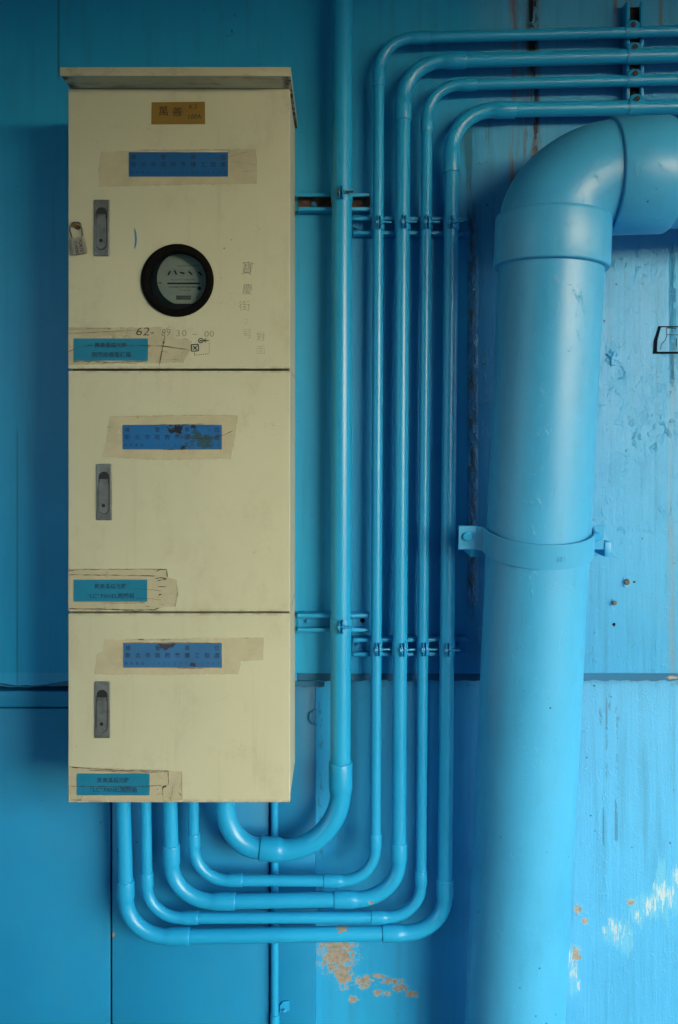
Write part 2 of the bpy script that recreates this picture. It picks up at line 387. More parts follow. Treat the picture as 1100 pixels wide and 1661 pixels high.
# ------------------------------------------------------------ thin conduits
def lerp(a, b, t): return a + (b - a) * t
def elbow(parent, A0, A1, K, B1, B0, r, y):
    "one belled bend: free end A0 -> arc A1..B1 about corner K -> free end B0 (photo px at depth y)"
    A0, A1, K, B1, B0 = [P(p[0], p[1], y) for p in (A0, A1, K, B1, B0)]
    rb, re = r * 1.17, r * 1.03
    pts, rad = [], []
    def add(p, q): pts.append(p); rad.append(q)
    L = (A1 - A0).length; dA = (A1 - A0).normalized()
    add(A0, rb * 0.93); add(A0 + dA * 0.0008, rb * 0.985); add(A0 + dA * 0.0022, rb)
    add(A0 + dA * L * 0.78, rb); add(A0 + dA * L * 0.88, rb * 0.985); add(A0 + dA * L * 0.97, (rb + re) / 2)
    C = A1 + B1 - K
    for i in range(0, 19):
        t = PI / 2 * (i + 0.6) / 19.2
        add(C + (A1 - C) * math.cos(t) + (B1 - C) * math.sin(t), re)
    L = (B1 - B0).length; dB = (B1 - B0).normalized(); tail = []
    tail = [(B0 + dB * L * 0.97, (rb + re) / 2), (B0 + dB * L * 0.88, rb * 0.985), (B0 + dB * L * 0.78, rb), (B0 + dB * 0.0022, rb), (B0 + dB * 0.0008, rb * 0.985), (B0, rb * 0.93)]
    for p, q in tail: add(p, q)
    bm = bmesh.new(); sweep(bm, pts, rad, seg=64)
    return link('bend', finish(bm, 'bend', angle=50), parent, [M_PIPE])
def run(parent, a, b, r, y, ya=None, yb=None, n=6, wob=0.0):
    n = 2
    A = P(a[0], a[1], y if ya is None else ya); B = P(b[0], b[1], y if yb is None else yb)
    pts = [lerp(A, B, i / n) + (Vector((random.uniform(-1, 1) * wob, 0, random.uniform(-1, 1) * wob)) if 0 < i < n else Vector((0, 0, 0))) for i in range(n + 1)]
    bm = bmesh.new(); sweep(bm, pts, r, seg=72)
    return link('pipe', finish(bm, 'pipe', angle=50), parent, [M_PIPE])

STRUT_Y = -0.036
cond = []
# name data: r, right end y, top coupling (x1,x0,yc), vertical coupling (xc,ya,yb), bottom right vertical coupling, bottom right horiz, bottom left horiz, left vertical, top of left run
specs = [
 (0.0133, 50,  (696, 670, 61),  (614.5, 117, 141), (609, 1352, 1377), (554, 525, 1429), (370, 394, 1428), (315, 1376, 1352), (312.5, 1240),
  'innermost thin blue conduit, highest at top right, ending nearest the cabinet middle'),
 (0.0178, 89,  (756, 722, 98),  (654, 163, 196),  (647, 1367, 1398), (577, 542, 1459), (346, 382, 1462), (278.5, 1403, 1370), (274, 1240),
  'second thin blue conduit from the left, thicker than both neighbours'),
 (0.0133, 129, (773, 748, 137), (692.5, 191, 215), (683, 1411, 1437), (626, 602, 1488), (296, 322, 1489), (239, 1440, 1416), (235.5, 1240),
  'third thin blue conduit from the left, with a tan chip on its level run'),
 (0.0180, 174, (836, 802, 178), (733, 243, 280),  (721.5, 1425, 1457), (653, 620, 1514), (271, 308, 1519), (204.5, 1459, 1428), (198, 1240),
  'outermost thin blue conduit, lowest of the U and rightmost of the upright runs'),
]
for (r, yre, tc, vc, bv, bh, lh, lv, lt, lab) in specs:
    y = STRUT_Y - r
    t = thing('conduit', lab, 'conduit', P(vc[0], (vc[1] + bv[1]) / 2, y), 'four thin blue conduits side by side')
    run(t, (1190, yre - 2), (tc[0] - 4, tc[2]), r, y)
    elbow(t, (tc[0], tc[2]), (tc[1], tc[2] + 0.5), (vc[0] + 0.5, tc[2] + 1), (vc[0], vc[1]), (vc[0] - 0.2, vc[2]), r, y)
    run(t, (vc[0], vc[2] - 4), (bv[0], bv[1] + 4), r, y, n=10)
    elbow(t, (bv[0], bv[1]), (bv[0], bv[2]), (bv[0] - 0.5, bh[2]), (bh[0], bh[2]), (bh[1], bh[2]), r, y)
    run(t, (bh[1] + 4, bh[2]), (lh[1] - 4, lh[2]), r, y)
    elbow(t, (lh[1], lh[2]), (lh[0], lh[2]), (lv[0] + 0.5, lh[2]), (lv[0], lv[1]), (lv[0] - 0.6, lv[2]), r, y)
    run(t, (lv[0] - 0.6, lv[2] + 4), (lt[0], lt[1]), r, y)
    cond.append((r, y))
# the thick one
rM = 0.0250; yM = STRUT_Y - rM
t = thing('conduit', 'thickest blue conduit, dropping straight from the top edge and hooking under the cabinet', 'conduit', P(555, 700, yM))
run(t, (555.5, -90), (552.5, 1240), rM, yM, n=12)
elbow(t, (552.5, 1236), (552.5, 1285), (551, 1379), (457, 1379), (422, 1376), rM, yM)
Cc = []
A = P(425, 1376.5, yM); 
pts = [P(425, 1376, yM)]
for i in range(1, 17):
    a = PI / 2 * i / 16
    pts.append(P(422 - 57 * math.sin(a), 1305 + 71 * math.cos(a), yM))
pts += [P(364, 1280, yM), P(363, 1240, yM)]
bm = bmesh.new(); sweep(bm, pts, rM * 1.0, seg=40); link('pipe', finish(bm, 'pipe', angle=50), t, [M_PIPE])

# ------------------------------------------------------------ strut channels
M_RUST = simple('rusty_steel', (0.085, 0.055, 0.042), 0.8, 0.2, var=0.5, vs=60, bump=0.5)
M_HOLE = simple('dark_slot', (0.004, 0.010, 0.016), 0.9, spec=0.1)
def strut(name, length, label, loc, rot, bolts, rusty=False, group='painted strut channels'):
    "channel along local X, open side to -Y, origin at its left end centre on the wall"
    t = thing(name, label, 'channel', loc, group, rot)
    H, Dp = 0.0225, 0.034
    bm = bmesh.new()
    bbox(bm, 0, length, -0.004, -0.0002, -H, H, mi=1)
    bbox(bm, 0, length, -Dp, -0.0004, H - 0.0025, H, 0.0008)
    bbox(bm, 0, length, -Dp, -0.0004, -H, -H + 0.0025, 0.0008)
    for s in (1, -1):
        z = s * (H - 0.0047)
        bbox(bm, 0, length, -Dp - 0.001, -Dp + 0.008, z - 0.0050, z + 0.0050, 0.0028, 3)
    me = finish(bm, 'channel', angle=50)
    link('channel', me, t, [M_STEEL, M_RUST if rusty else M_STEEL], world=False)
    for bx, rr, hole in bolts:
        bm = bmesh.new()
        if hole:
            prism(bm, disc_poly(bx, 0, rr, 20), -0.0050, -0.0042); link('slot', finish(bm, 'slot'), t, [M_HOLE], world=False)
        else:
            prism(bm, disc_poly(bx, 0, rr, 24), -0.0055, -0.0040)
            prism(bm, disc_poly(bx, 0, rr * .72, 6), -0.012, -0.0052)
            sweep(bm, [Vector((bx, -0.010, 0)), Vector((bx, -0.017, 0))], rr * .38, 12)
            link('bolt', finish(bm, 'bolt', angle=30), t, [M_STEEL], world=False)
    return t
def sl(a, b): return (b - a) * D / F * 0.985
strut('strut_channel', sl(484, 602), 'short strut channel with rusty inside behind the thick conduit, near the cabinet top', P(484, 333, 0), None, [(0.040, 0.0075, False)], True)
strut('strut_channel', sl(574, 760), 'upper long strut channel carrying the four thin conduits', P(573, 371, 0), None, [(0.0085, 0.007, False), (0.265, 0.006, False)])
strut('strut_channel', sl(484, 602), 'short strut channel with bolt and black slot behind the thick conduit, by the cabinet seam', P(483, 1006, 0), None, [(0.026, 0.0075, False), (0.165, 0.006, True)])
strut('strut_channel', sl(574, 760), 'lower long strut channel carrying the four thin conduits, above the ledge', P(572, 1045, 0), None, [(0.012, 0.007, False), (0.27, 0.006, False)])
strut('strut_channel', sl(20, 200), 'upright strut channel under the four thin conduits at top right', P(1023, 190, 0), (0, R(-90), 0), [(0.215, 0.008, False)], True)

# ------------------------------------------------------------ pipe clamps
M_BOLT = simple('dull_bolt_steel', (0.10, 0.075, 0.05), 0.6, 0.4, var=0.5, vs=90)
_cl = {}
def clamp_meshes(r):
    if r in _cl: return _cl[r]
    hw = 0.0165; ro = r + 0.0020
    bm = bmesh.new(); seg = 44; rings = []
    # strap: open ring, gap at the front (-Y); flares very slightly at its edges
    a0 = math.asin(min(0.9, 0.0030 / ro))
    for k in range(seg + 1):
        a = a0 + (2 * PI - 2 * a0) * k / seg
        d = Vector((math.sin(a), -math.cos(a), 0))
        rings.append([bm.verts.new(d * rr + Vector((0, 0, z))) for rr, z in ((ro, -hw), (ro, hw), (r + 0.0003, hw), (r + 0.0003, -hw))])
    for k in range(seg):
        for j in range(4):
            bm.faces.new((rings[k][j], rings[k][(j + 1) % 4], rings[k + 1][(j + 1) % 4], rings[k + 1][j]))
    bm.faces.new(rings[0]); bm.faces.new(rings[-1][::-1])
    strap = finish(bm, 'strap', angle=40)
    ears = []
    for s in (1, -1):
        bm = bmesh.new()
        pr = []
        for k in range(13):
            a = -PI / 2 + PI * k / 12
            pr.append((-(ro + 0.0035) - 0.0085 * math.cos(a), 0.0168 * math.sin(a)))
        pr = [(-r, -0.0150)] + pr + [(-r, 0.0150)]
        xa, xb = (0.0026, 0.0046) if s > 0 else (-0.0046, -0.0026)
        va = [bm.verts.new((xa, y, z)) for y, z in pr]; vb = [bm.verts.new((xb + s * 0.0008 * (abs(z) > 0.01), y, z)) for y, z in pr]
        n = len(pr)
        bm.faces.new(va); bm.faces.new(vb[::-1])
        for i in range(n): bm.faces.new((va[i], vb[i], vb[(i + 1) % n], va[(i + 1) % n]))
        ears.append(finish(bm, 'ear', angle=30))
    yb = -(ro + 0.0052)
    bm = bmesh.new()
    sweep(bm, [Vector((-0.009, yb, 0)), Vector((0.030, yb, 0))], 0.0026, 12)
    for i in range(9): sweep(bm, [Vector((0.013 + i * 0.0018, yb, 0)), Vector((0.0138 + i * 0.0018, yb, 0))], 0.0030, 12)
    sweep(bm, [Vector((-0.0085, yb, 0)), Vector((-0.0048, yb, 0))], 0.0062, 18)
    bolt = finish(bm, 'bolt', angle=30)
    bm = bmesh.new(); sweep(bm, [Vector((0.0056, yb, 0)), Vector((0.0100, yb, 0))], 0.0056, 6)
    nut = finish(bm, 'nut', angle=30)
    for m_ in (strap, ears[0], ears[1]): m_.materials.append(M_STEEL)
    bolt.materials.append(M_BOLT); nut.materials.append(M_STEEL)
    _cl[r] = (strap, ears, bolt, nut); return _cl[r]
def clamp(r, loc, label, horiz=False, twist=0.0, rusty=False, group='pipe clamps on the conduits'):
    strap, ears, bolt, nut = clamp_meshes(r)
    t = thing('pipe_clamp', label, 'clamp', loc, group)
    t.rotation_euler = (0, R(-90), 0) if horiz else (0, 0, R(twist))
    if horiz: t.rotation_euler = (Matrix.Rotation(R(-90), 3, 'Y') @ Matrix.Rotation(R(twist), 3, 'Z')).to_euler()
    link('strap', strap, t, world=False)
    for e in ears: link('ear', e, t, world=False)
    b = link('bolt', bolt, t, world=False)
    if not rusty: b.material_slots[0].link = 'OBJECT'; b.material_slots[0].material = M_STEEL
    link('nut', nut, b, world=False)
    return t
names = ['first thin conduit', 'second thin conduit', 'third thin conduit', 'fourth thin conduit']
def atx(i, py):
    vc, bv = specs[i][3], specs[i][4]; tt = (py - vc[2]) / (bv[1] - vc[2]); return lerp(vc[0], bv[0], tt)
for py, row in ((363, 'upper'), (1051, 'lower')):
    for i in range(4):
        r, y = cond[i]
        clamp(r, P(atx(i, py), py, y), 'clamp with side bolt on the %s from the left, %s strut' % (names[i], row), False, (8, 10, 6, -4)[i] + (3 if row == 'lower' else -2))
clamp(rM, P(554.7, 317, yM), 'clamp with rusty bolt on the thickest conduit, near the cabinet top', False, -3, True)
clamp(rM, P(553.2, 1013, yM), 'clamp with bolt on the thickest conduit, beside the lowest cabinet seam', False, 1)
for i, nm_ in enumerate(('topmost', 'second', 'third', 'lowest')):
    r, y = cond[i]; tc = specs[i][2]
    yy = lerp(specs[i][1] - 2, tc[2], (1190 - 1028) / (1190 - tc[0]))
    clamp(r, P((1024, 1026, 1027, 1029)[i], yy, y), 'dark clamp on the %s horizontal conduit at top right' % nm_, True, 48, True)

# ------------------------------------------------------------ big drain pipe
rB = 0.1185
yT, yBt = -0.235, -0.105
big = thing('drain_pipe', 'very large blue drain pipe with an elbow at top, leaning down the right side', 'drain pipe', (X(834, yBt), yBt, 0))
top = P(895.5, 400, yT); bot = P(834.5, 1661, yBt)
dirv = (bot - top).normalized()
end = top + dirv * (top.z / -dirv.z)
def bigpipe(name, pts, rad, seg=72, **kw):
    bm = bmesh.new(); sweep(bm, pts, rad, seg=seg); return link(name, finish(bm, name, angle=50), big, [M_BIG])
bigpipe('upright_pipe', [top + (end - top) * i / 14 for i in range(15)], rB)
c0 = P(894, 436, yT) ; c1 = P(897.5, 354, yT)
dC = (c1 - c0).normalized(); LC = (c1 - c0).length
rs = 0.1300
bigpipe('socket', [c0, c0 + dC * 0.001, c0 + dC * 0.004, c0 + dC * (LC - 0.008), c0 + dC * (LC - 0.003), c1, c1 + dC * 0.001], [rs * .965, rs * .99, rs, rs, rs * .997, rs * .985, rs * .94])
# elbow body
E0 = P(897.5, 357, yT); E1 = P(988, 285, yT); Cn = Vector((E1.x + 0.006, yT, E0.z - 0.004))
pts, rad = [], []
pts.append(c1 - dC * 0.02); rad.append(rB * 0.98)
for i in range(25):
    a = PI / 2 * i / 24
    ex = (E1.x - E0.x); ez = (E1.z - E0.z)
    q = math.sin(2 * a)
    px_ = E1.x - ex * math.cos(a) ; pz_ = E0.z + ez * math.sin(a)
    # short-radius bend: pulled in slightly at the middle
    pts.append(Vector((px_ + 0.006 * q, yT, pz_ - 0.006 * q))); rad.append(rB * (1.02 - 0.02 * q))
pts.append(Vector((E1.x + 0.02, yT, E1.z))); rad.append(rB * 1.02)
bigpipe('elbow', pts, rad, seg=72)
h0 = P(986, 287, yT); h1 = P(1078, 284.5, yT); dH = (h1 - h0).normalized(); LH = (h1 - h0).length
bigpipe('collar', [h0 - dH * .001, h0, h0 + dH * 0.003, h0 + dH * (LH - 0.004), h0 + dH * (LH - 0.001), h1], [rs * .95, rs * .985, rs, rs, rs * .99, rs * .965])
bigpipe('level_pipe', [h0 + dH * 0.01, h0 + dH * 0.5, h0 + dH * 1.8], rB * 1.0)

# ------------------------------------------------------------ lettering
_FONT = {}
def glyphs(name, text, size, parent, mat, x, z, y, align='LEFT', sx=1.0, rot=0.0, space=1.0, shear=0.0, yalign='CENTER', bold=0.0):
    cu = bpy.data.curves.new(name, 'FONT'); cu.body = text; cu.size = size; cu.align_x = align; cu.align_y = yalign
    cu.space_character = space; cu.shear = shear; cu.resolution_u = 2; cu.offset = bold
    ob = bpy.data.objects.new(name, cu); COL.objects.link(ob)
    bpy.context.view_layer.update()
    dg = bpy.context.evaluated_depsgraph_get()
    me = bpy.data.meshes.new_from_object(ob.evaluated_get(dg)); bpy.data.objects.remove(ob)
    ca, sa = math.cos(rot), math.sin(rot)
    for v in me.vertices:
        a, b = v.co.x * sx, v.co.y
        v.co = Vector((x + a * ca - b * sa, y, z + a * sa + b * ca))
    me.materials.clear()
    return me
def lettering(name, items, parent, mat):
    bm = bmesh.new()
    for it in items:
        me = glyphs(name, parent=None, mat=None, **it); bm.from_mesh(me); bpy.data.meshes.remove(me)
    me = bpy.data.meshes.new(name); bm.to_mesh(me); bm.free()
    return link(name, me, parent, [mat])

# strap round the big pipe
ax = lambda z: top + dirv * ((top.z - z) / -dirv.z)
zc = 1.478
cc = ax(zc)
st = thing('pipe_strap', 'wide blue steel strap bolted across the big drain pipe, lettered on its face', 'strap', cc, None, (R(12), 0, 0))
bm = bmesh.new(); hw = 0.0285; t0 = rB + 0.0012; t1 = rB + 0.0095; rg = []
yf = 0.010
path = []
path += [(-t1 - 0.055, yf), (-t1 - 0.016, yf)]
for k in range(41):
    a = PI * k / 40
    path.append((-t1 * math.cos(a), -t1 * math.sin(a) if 0 < k < 40 else -0.002))
path += [(t1 + 0.006, yf), (t1 + 0.030, yf)]
for i, (x_, y_) in enumerate(path):
    a = Vector(path[max(0, i - 1)]); b = Vector(path[min(len(path) - 1, i + 1)]); tg = (b - a).normalized(); nn = Vector((-tg.y, tg.x)) * 0.0038
    rg.append([bm.verts.new((x_, y_, -hw)), bm.verts.new((x_, y_, hw)), bm.verts.new((x_ + nn.x, y_ + nn.y, hw)), bm.verts.new((x_ + nn.x, y_ + nn.y, -hw))])
for i in range(len(rg) - 1):
    for j in range(4): bm.faces.new((rg[i][j], rg[i][(j + 1) % 4], rg[i + 1][(j + 1) % 4], rg[i + 1][j]))
bm.faces.new(rg[0]); bm.faces.new(rg[-1][::-1])
band = link('band', finish(bm, 'band', angle=24), st, [M_STRAP], world=False)
me_ = glyphs('lettering', '10', 0.017, None, None, 0.014, -0.004, -(t1 + 0.0042), bold=0.0003)
link('lettering', me_, band, [M_STRAP], world=False)
for bx in (-t1 - 0.036, t1 + 0.012):
    bm = bmesh.new(); sweep(bm, [Vector((bx, yf + 0.002, 0.004)), Vector((bx, yf - 0.006, 0.004)), Vector((bx, yf - 0.008, 0.004))], [0.0105, 0.0105, 0.008], 20)
    link('bolt', finish(bm, 'bolt'), st, [M_STEEL], world=False)
br = thing('standoff_bracket', 'blue steel bracket right of the big pipe, holding the strap end off the wall', 'bracket', P(975, 880, 0))
boxes('plate', [(X(950), X(981), -0.006, -0.0004, Z(900), Z(862))], br, [M_STEEL], 0.001)
boxes('arm', [(X(950), X(960), cc.y + 0.03, -0.0062, Z(890), Z(868))], br, [M_STEEL], 0.001)
bm = bmesh.new(); sweep(bm, [P(974, 890, -0.004), P(974, 890, -0.011)], 0.005, 6); link('bolt', finish(bm, 'bolt'), br, [M_STEEL])
bl = thing('standoff_bracket', 'blue steel bracket left of the big pipe, behind the strap tab', 'bracket', P(758, 880, 0))
boxes('arm', [(X(748), X(762), cc.y + 0.030, -0.0062, Z(890), Z(868))], bl, [M_STEEL], 0.001)
boxes('plate', [(X(742), X(772), -0.006, -0.0004, Z(900), Z(860))], bl, [M_STEEL], 0.001)

# ------------------------------------------------------------ cabinet
M_CAB = None
def cabinet_paint():
    m = bpy.data.materials.new('cream_paint'); g = NG(m)
    c = g.mix(g.ramp(g.noise(2.5, detail=6), 0.35, 0.7), (0.445, 0.492, 0.365), (0.412, 0.455, 0.335))
    c = g.mix(g.m('MULTIPLY', g.ramp(g.noise(9, sx=1, sz=0.6, detail=8, rough=0.7), 0.52, 0.72), 0.42), c, (0.31, 0.30, 0.21))
    c = g.mix(g.m('MULTIPLY', g.ramp(g.noise(34, sx=1, sz=0.05, detail=7, rough=0.7), 0.55, 0.75), 0.22), c, (0.27, 0.25, 0.17))
    for zz in (Z(599.5, -0.25), Z(993.5, -0.25), Z(1302, -0.25)):
        ed = g.m('MULTIPLY', g.ramp(g.m('ABSOLUTE', g.m('SUBTRACT', g.z, zz)), 0.011, 0.001), g.ramp(g.noise(28, sx=1, sz=1, detail=7, rough=0.7, off=(zz, 0, 0)), 0.42, 0.62))
        c = g.mix(g.m('MULTIPLY', ed, 0.55), c, (0.14, 0.095, 0.05))
    # dark flecks
    fl = g.m('MULTIPLY', g.ramp(g.voro(20), 0.045, 0.025), g.ramp(g.noise(6, off=(9, 2, 5)), 0.54, 0.58))
    c = g.mix(g.m('MULTIPLY', fl, 0.85), c, (0.10, 0.08, 0.05))
    # faint scuffs
    sc = g.m('SUBTRACT', 1.0, g.m('MULTIPLY', g.m('ABSOLUTE', g.m('SUBTRACT', g.noise(7, sx=1, sz=1.7, detail=3, dist=1.5, off=(5, 0, 3)), 0.5)), 160), clamp=True)
    sc = g.m('MULTIPLY', sc, g.ramp(g.noise(10, off=(2, 5, 1)), 0.55, 0.68))
    c = g.mix(g.m('MULTIPLY', sc, 0.35), c, (0.20, 0.18, 0.13))
    nm = g.bump(g.noise(240, detail=2), 0.06, 0.0008)
    nm = g.bump(g.noise(5, detail=2), 0.12, 0.006, nm)
    g.finish(c, g.m('ADD', 0.42, g.m('MULTIPLY', g.noise(12), 0.15)), nm, 0, 0.4); return m
M_CAB = cabinet_paint()
def visor_paint():
    m = bpy.data.materials.new('cream_paint_dirty'); g = NG(m)
    c = g.mix(g.ramp(g.noise(4, detail=6), 0.35, 0.7), (0.40, 0.43, 0.315), (0.35, 0.375, 0.27))
    c = g.mix(g.m('MULTIPLY', g.ramp(g.noise(16, sx=0.5, sy=2, detail=8, rough=0.75), 0.48, 0.7), 0.75), c, (0.17, 0.13, 0.08))
    e = g.m('MAXIMUM', g.ramp(g.x, X(125, -.3), X(103, -.3)), g.m('MULTIPLY', g.ramp(g.x, X(452, -.3), X(466, -.3)), g.ramp(g.x, X(471.2, -.32), X(470.4, -.32))))
    e = g.m('MULTIPLY', e, g.m('MULTIPLY', g.ramp(g.y, -0.319, -0.314), g.ramp(g.noise(40, detail=6), 0.35, 0.6)))
    c = g.mix(e, c, (0.03, 0.02, 0.012))
    g.finish(c, 0.55, g.bump(g.noise(90), 0.2, 0.001), 0, 0.4); return m
M_VIS = visor_paint()
M_IN = simple('cabinet_inside', (0.05, 0.05, 0.045), 0.8)
M_RUBBER = simple('black_rubber', (0.003, 0.003, 0.003), 0.8, spec=0.08)
YF = -0.25; YD = -0.232
xl, xr = X(110.5, YF), X(470.5, YF)
zt, zb = Z(143, YF), Z(1302, YF)
cab = thing('meter_cabinet', 'tall cream steel cabinet with three doors, a round meter window and taped blue labels', 'cabinet', ((xl + xr) / 2, 0, zb))
bm = bmesh.new()
bi = 0.0015
def quad(bm, a, b, c, d, mi=0):
    f = bm.faces.new([bm.verts.new(v) for v in (a, b, c, d)]); f.material_index = mi
boxl, boxr, bt, bb = xl + bi, xr - bi, zt - bi, zb + bi
T = 0.002
bbox(bm, boxl, boxl + T, YD + 0.002, 0.0, bb, bt)
bbox(bm, boxr - T, boxr, YD + 0.002, 0.0, bb, bt)
bbox(bm, boxl + T, boxr - T, YD + 0.002, -0.0005, bb, bb + T)
bbox(bm, boxl + T, boxr - T, YD + 0.002, -0.0005, bt - T, bt)
bbox(bm, boxl + T, boxr - T, -0.006, -0.001, bb + T, bt - T, mi=1)
z12, z23 = Z(600, YF), Z(993.5, YF)
bbox(bm, boxl + T, boxr - T, YD + 0.003, -0.006, z12 - 0.004, z12 + 0.004, mi=1)
bbox(bm, boxl + T, boxr - T, YD + 0.003, -0.006, z23 - 0.004, z23 + 0.004, mi=1)
link('body', finish(bm, 'body'), cab, [M_CAB, M_IN])
# rain visor
bm = bmesh.new()
bbox(bm, X(97.5, -.32), X(471.5, -.32), -0.32, 0.0, zt + 0.0006, zt + 0.0175, 0.0012)
bbox(bm, X(97.5, -.32) + .0, X(471.5, -.32), -0.3205, -0.316, zt - 0.0022, zt + 0.0165, 0.0010)
link('rain_visor', finish(bm, 'visor'), cab, [M_VIS])

def plate_hole(bm, x0, x1, z0, z1, y0, y1, cx, cz, r, n=64):
    circ = disc_poly(cx, cz, r, n)
    rect = [(x0, z0), (x1, z0), (x1, z1), (x0, z1)]
    loops = []
    for y in (y0, y1):
        vr = [bm.verts.new((x, y, z)) for x, z in rect]; vc = [bm.verts.new((x, y, z)) for x, z in circ]
        es = [bm.edges.new((vr[i], vr[(i + 1) % 4])) for i in range(4)] + [bm.edges.new((vc[i], vc[(i + 1) % n])) for i in range(n)]
        bmesh.ops.triangle_fill(bm, use_beauty=True, edges=es)
        loops.append((vr, vc))
    for k, m_ in ((0, 4), (1, n)):
        a, b = loops[0][k], loops[1][k]
        for i in range(m_): bm.faces.new((a[i], a[(i + 1) % m_], b[(i + 1) % m_], b[i]))
mcx, mcz = X(288, YF), Z(455, YF); mr = 53 * (D + YF) / F
doors = []
for k, (ya, yb) in enumerate(((143.5, 598.2), (601.2, 992.2), (994.8, 1302))):
    bm = bmesh.new()
    if k == 0: plate_hole(bm, xl, xr, Z(yb, YF), Z(ya, YF), YF, YD, mcx, mcz, mr)
    else: bbox(bm, xl, xr, YF, YD, Z(yb, YF), Z(ya, YF))
    o = link('door', finish(bm, 'door', smooth=False), cab, [M_CAB])
    bv_ = o.modifiers.new('edge', 'BEVEL'); bv_.width = 0.0022; bv_.segments = 3; bv_.limit_method = 'ANGLE'; bv_.angle_limit = R(50); bv_.harden_normals = True
    for p in o.data.polygons: p.use_smooth = True
    doors.append(o)
tag(doors[0], 'top door with round meter window'); tag(doors[1], 'middle door'); tag(doors[2], 'bottom door')
# flush lift handles
M_HAND = simple('grey_cast_metal', (0.17, 0.205, 0.215), 0.36, 0.5, var=0.2, vs=40, bump=0.15)
M_HDK = simple('grey_cast_recess', (0.030, 0.036, 0.038), 0.5, 0.5)
def handle(k, px, py):
    cx_, cz_ = X(px, YF), Z(py, YF); w2, h2 = 0.0176, 0.0640
    bm = bmesh.new()
    bbox(bm, cx_ - w2, cx_ + w2, YF - 0.004, YF + 0.001, cz_ - h2, cz_ + h2, 0.0024, 3)
    def stad(wd, za, zb_, n=12):
        pl = [(cx_ + wd * math.cos(PI * i / n), zb_ + wd * math.sin(PI * i / n)) for i in range(n + 1)]
        pl += [(cx_ + wd * math.cos(PI + PI * i / n), za + wd * math.sin(PI + PI * i / n)) for i in range(n + 1)]
        return pl
    prism(bm, stad(0.0122, cz_ - 0.038, cz_ + 0.034), YF - 0.0046, YF - 0.0035, mi=1)
    prism(bm, stad(0.0105, cz_ - 0.038, cz_ + 0.018), YF - 0.0085, YF - 0.0040, mi=0)
    sweep(bm, [Vector((cx_ - 0.0095, YF - 0.0066, cz_ + 0.0270)), Vector((cx_ + 0.0095, YF - 0.0066, cz_ + 0.0270))], 0.0028, 14)
    prism(bm, disc_poly(cx_, cz_ - 0.030, 0.0042, 20), YF - 0.0092, YF - 0.0080, mi=1)
    sweep(bm, [Vector((cx_ + w2 - 0.0022, YF - 0.0038, cz_ - h2 + 0.004)), Vector((cx_ + w2 - 0.0022, YF - 0.0038, cz_ + h2 - 0.004))], 0.0012, 10)
    link('handle', finish(bm, 'handle', angle=35), doors[k], [M_HAND, M_HDK])
handle(0, 165.5, 370); handle(1, 169.5, 798); handle(2, 166.5, 1151)
# round window: gasket + pane
bm = bmesh.new(); prof = []
s_ = (D + YF) / F
ro_, ri_ = 59 * s_, 46.5 * s_
prof = [(ro_, YF + 0.0), (ro_, YF - 0.004), (ro_ - 0.0025, YF - 0.0065), (ri_ + 0.003, YF - 0.0065), (ri_, YF - 0.003), (ri_, YD + 0.006), (ro_ - 0.006, YD + 0.006)]
rg = []
for i in range(72):
    a = 2 * PI * i / 72
    rg.append([bm.verts.new((mcx + r_ * math.cos(a), y_, mcz + r_ * math.sin(a))) for r_, y_ in prof])
for i in range(72):
    for j in range(len(prof) - 1): bm.faces.new((rg[i][j], rg[(i + 1) % 72][j], rg[(i + 1) % 72][j + 1], rg[i][j + 1]))
link('window_gasket', finish(bm, 'gasket', angle=50), doors[0], [M_RUBBER])
mg = bpy.data.materials.new('window_glass'); g = NG(mg)
tr = g.n.new('ShaderNodeBsdfTransparent'); tr.inputs[0].default_value = (0.80, 0.86, 0.85, 1); gl = g.n.new('ShaderNodeBsdfGlossy'); gl.inputs['Roughness'].default_value = 0.08
fr = g.n.new('ShaderNodeFresnel'); fr.inputs[0].default_value = 1.45; mx = g.n.new('ShaderNodeMixShader')
g.l.new(fr.outputs[0], mx.inputs[0]); g.l.new(tr.outputs[0], mx.inputs[1]); g.l.new(gl.outputs[0], mx.inputs[2]); g.l.new(mx.outputs[0], g.out.inputs[0])
bm = bmesh.new(); prism(bm, disc_poly(mcx, mcz, ri_ + 0.0015, 64), YF + 0.004, YF + 0.0055)
link('window_pane', finish(bm, 'pane'), doors[0], [mg])

# the electricity meter behind the window
ym = YF + 0.036
mtr = thing('electricity_meter', 'round electricity meter with five pointer dials behind the cabinet window', 'meter', (X(300, ym), ym, Z(455, ym)))
M_FACE = simple('meter_face', (0.58, 0.61, 0.60), 0.5, var=0.06)
M_MBLK = simple('meter_dark', (0.022, 0.022, 0.022), 0.4)
M_INK = simple('black_ink', (0.012, 0.012, 0.014), 0.6)
sm = (D + ym) / F
fcx, fcz = X(298, ym), Z(452, ym)
bm = bmesh.new()
pl = []
for i in range(72):
    a = 2 * PI * i / 72; rx_ = 43 * sm; x_, z_ = rx_ * math.cos(a), rx_ * math.sin(a)
    z_ = max(z_, -38 * sm - 0.004 * (1 - (x_ / rx_) ** 2))
    pl.append((fcx + x_, fcz + z_))
prism(bm, pl, ym - 0.002, ym)
link('dial_plate', finish(bm, 'dial_plate'), mtr, [M_FACE])
bm = bmesh.new(); prism(bm, disc_poly(X(292, ym), fcz, 58 * sm, 48), ym + 0.002, ym + 0.06); link('housing', finish(bm, 'housing'), mtr, [M_MBLK])
bm = bmesh.new()
def mribbon(pts, wpx): ribbon(bm, [(X(a, ym), Z(b, ym)) for a, b in pts], wpx * sm, ym - 0.0030)
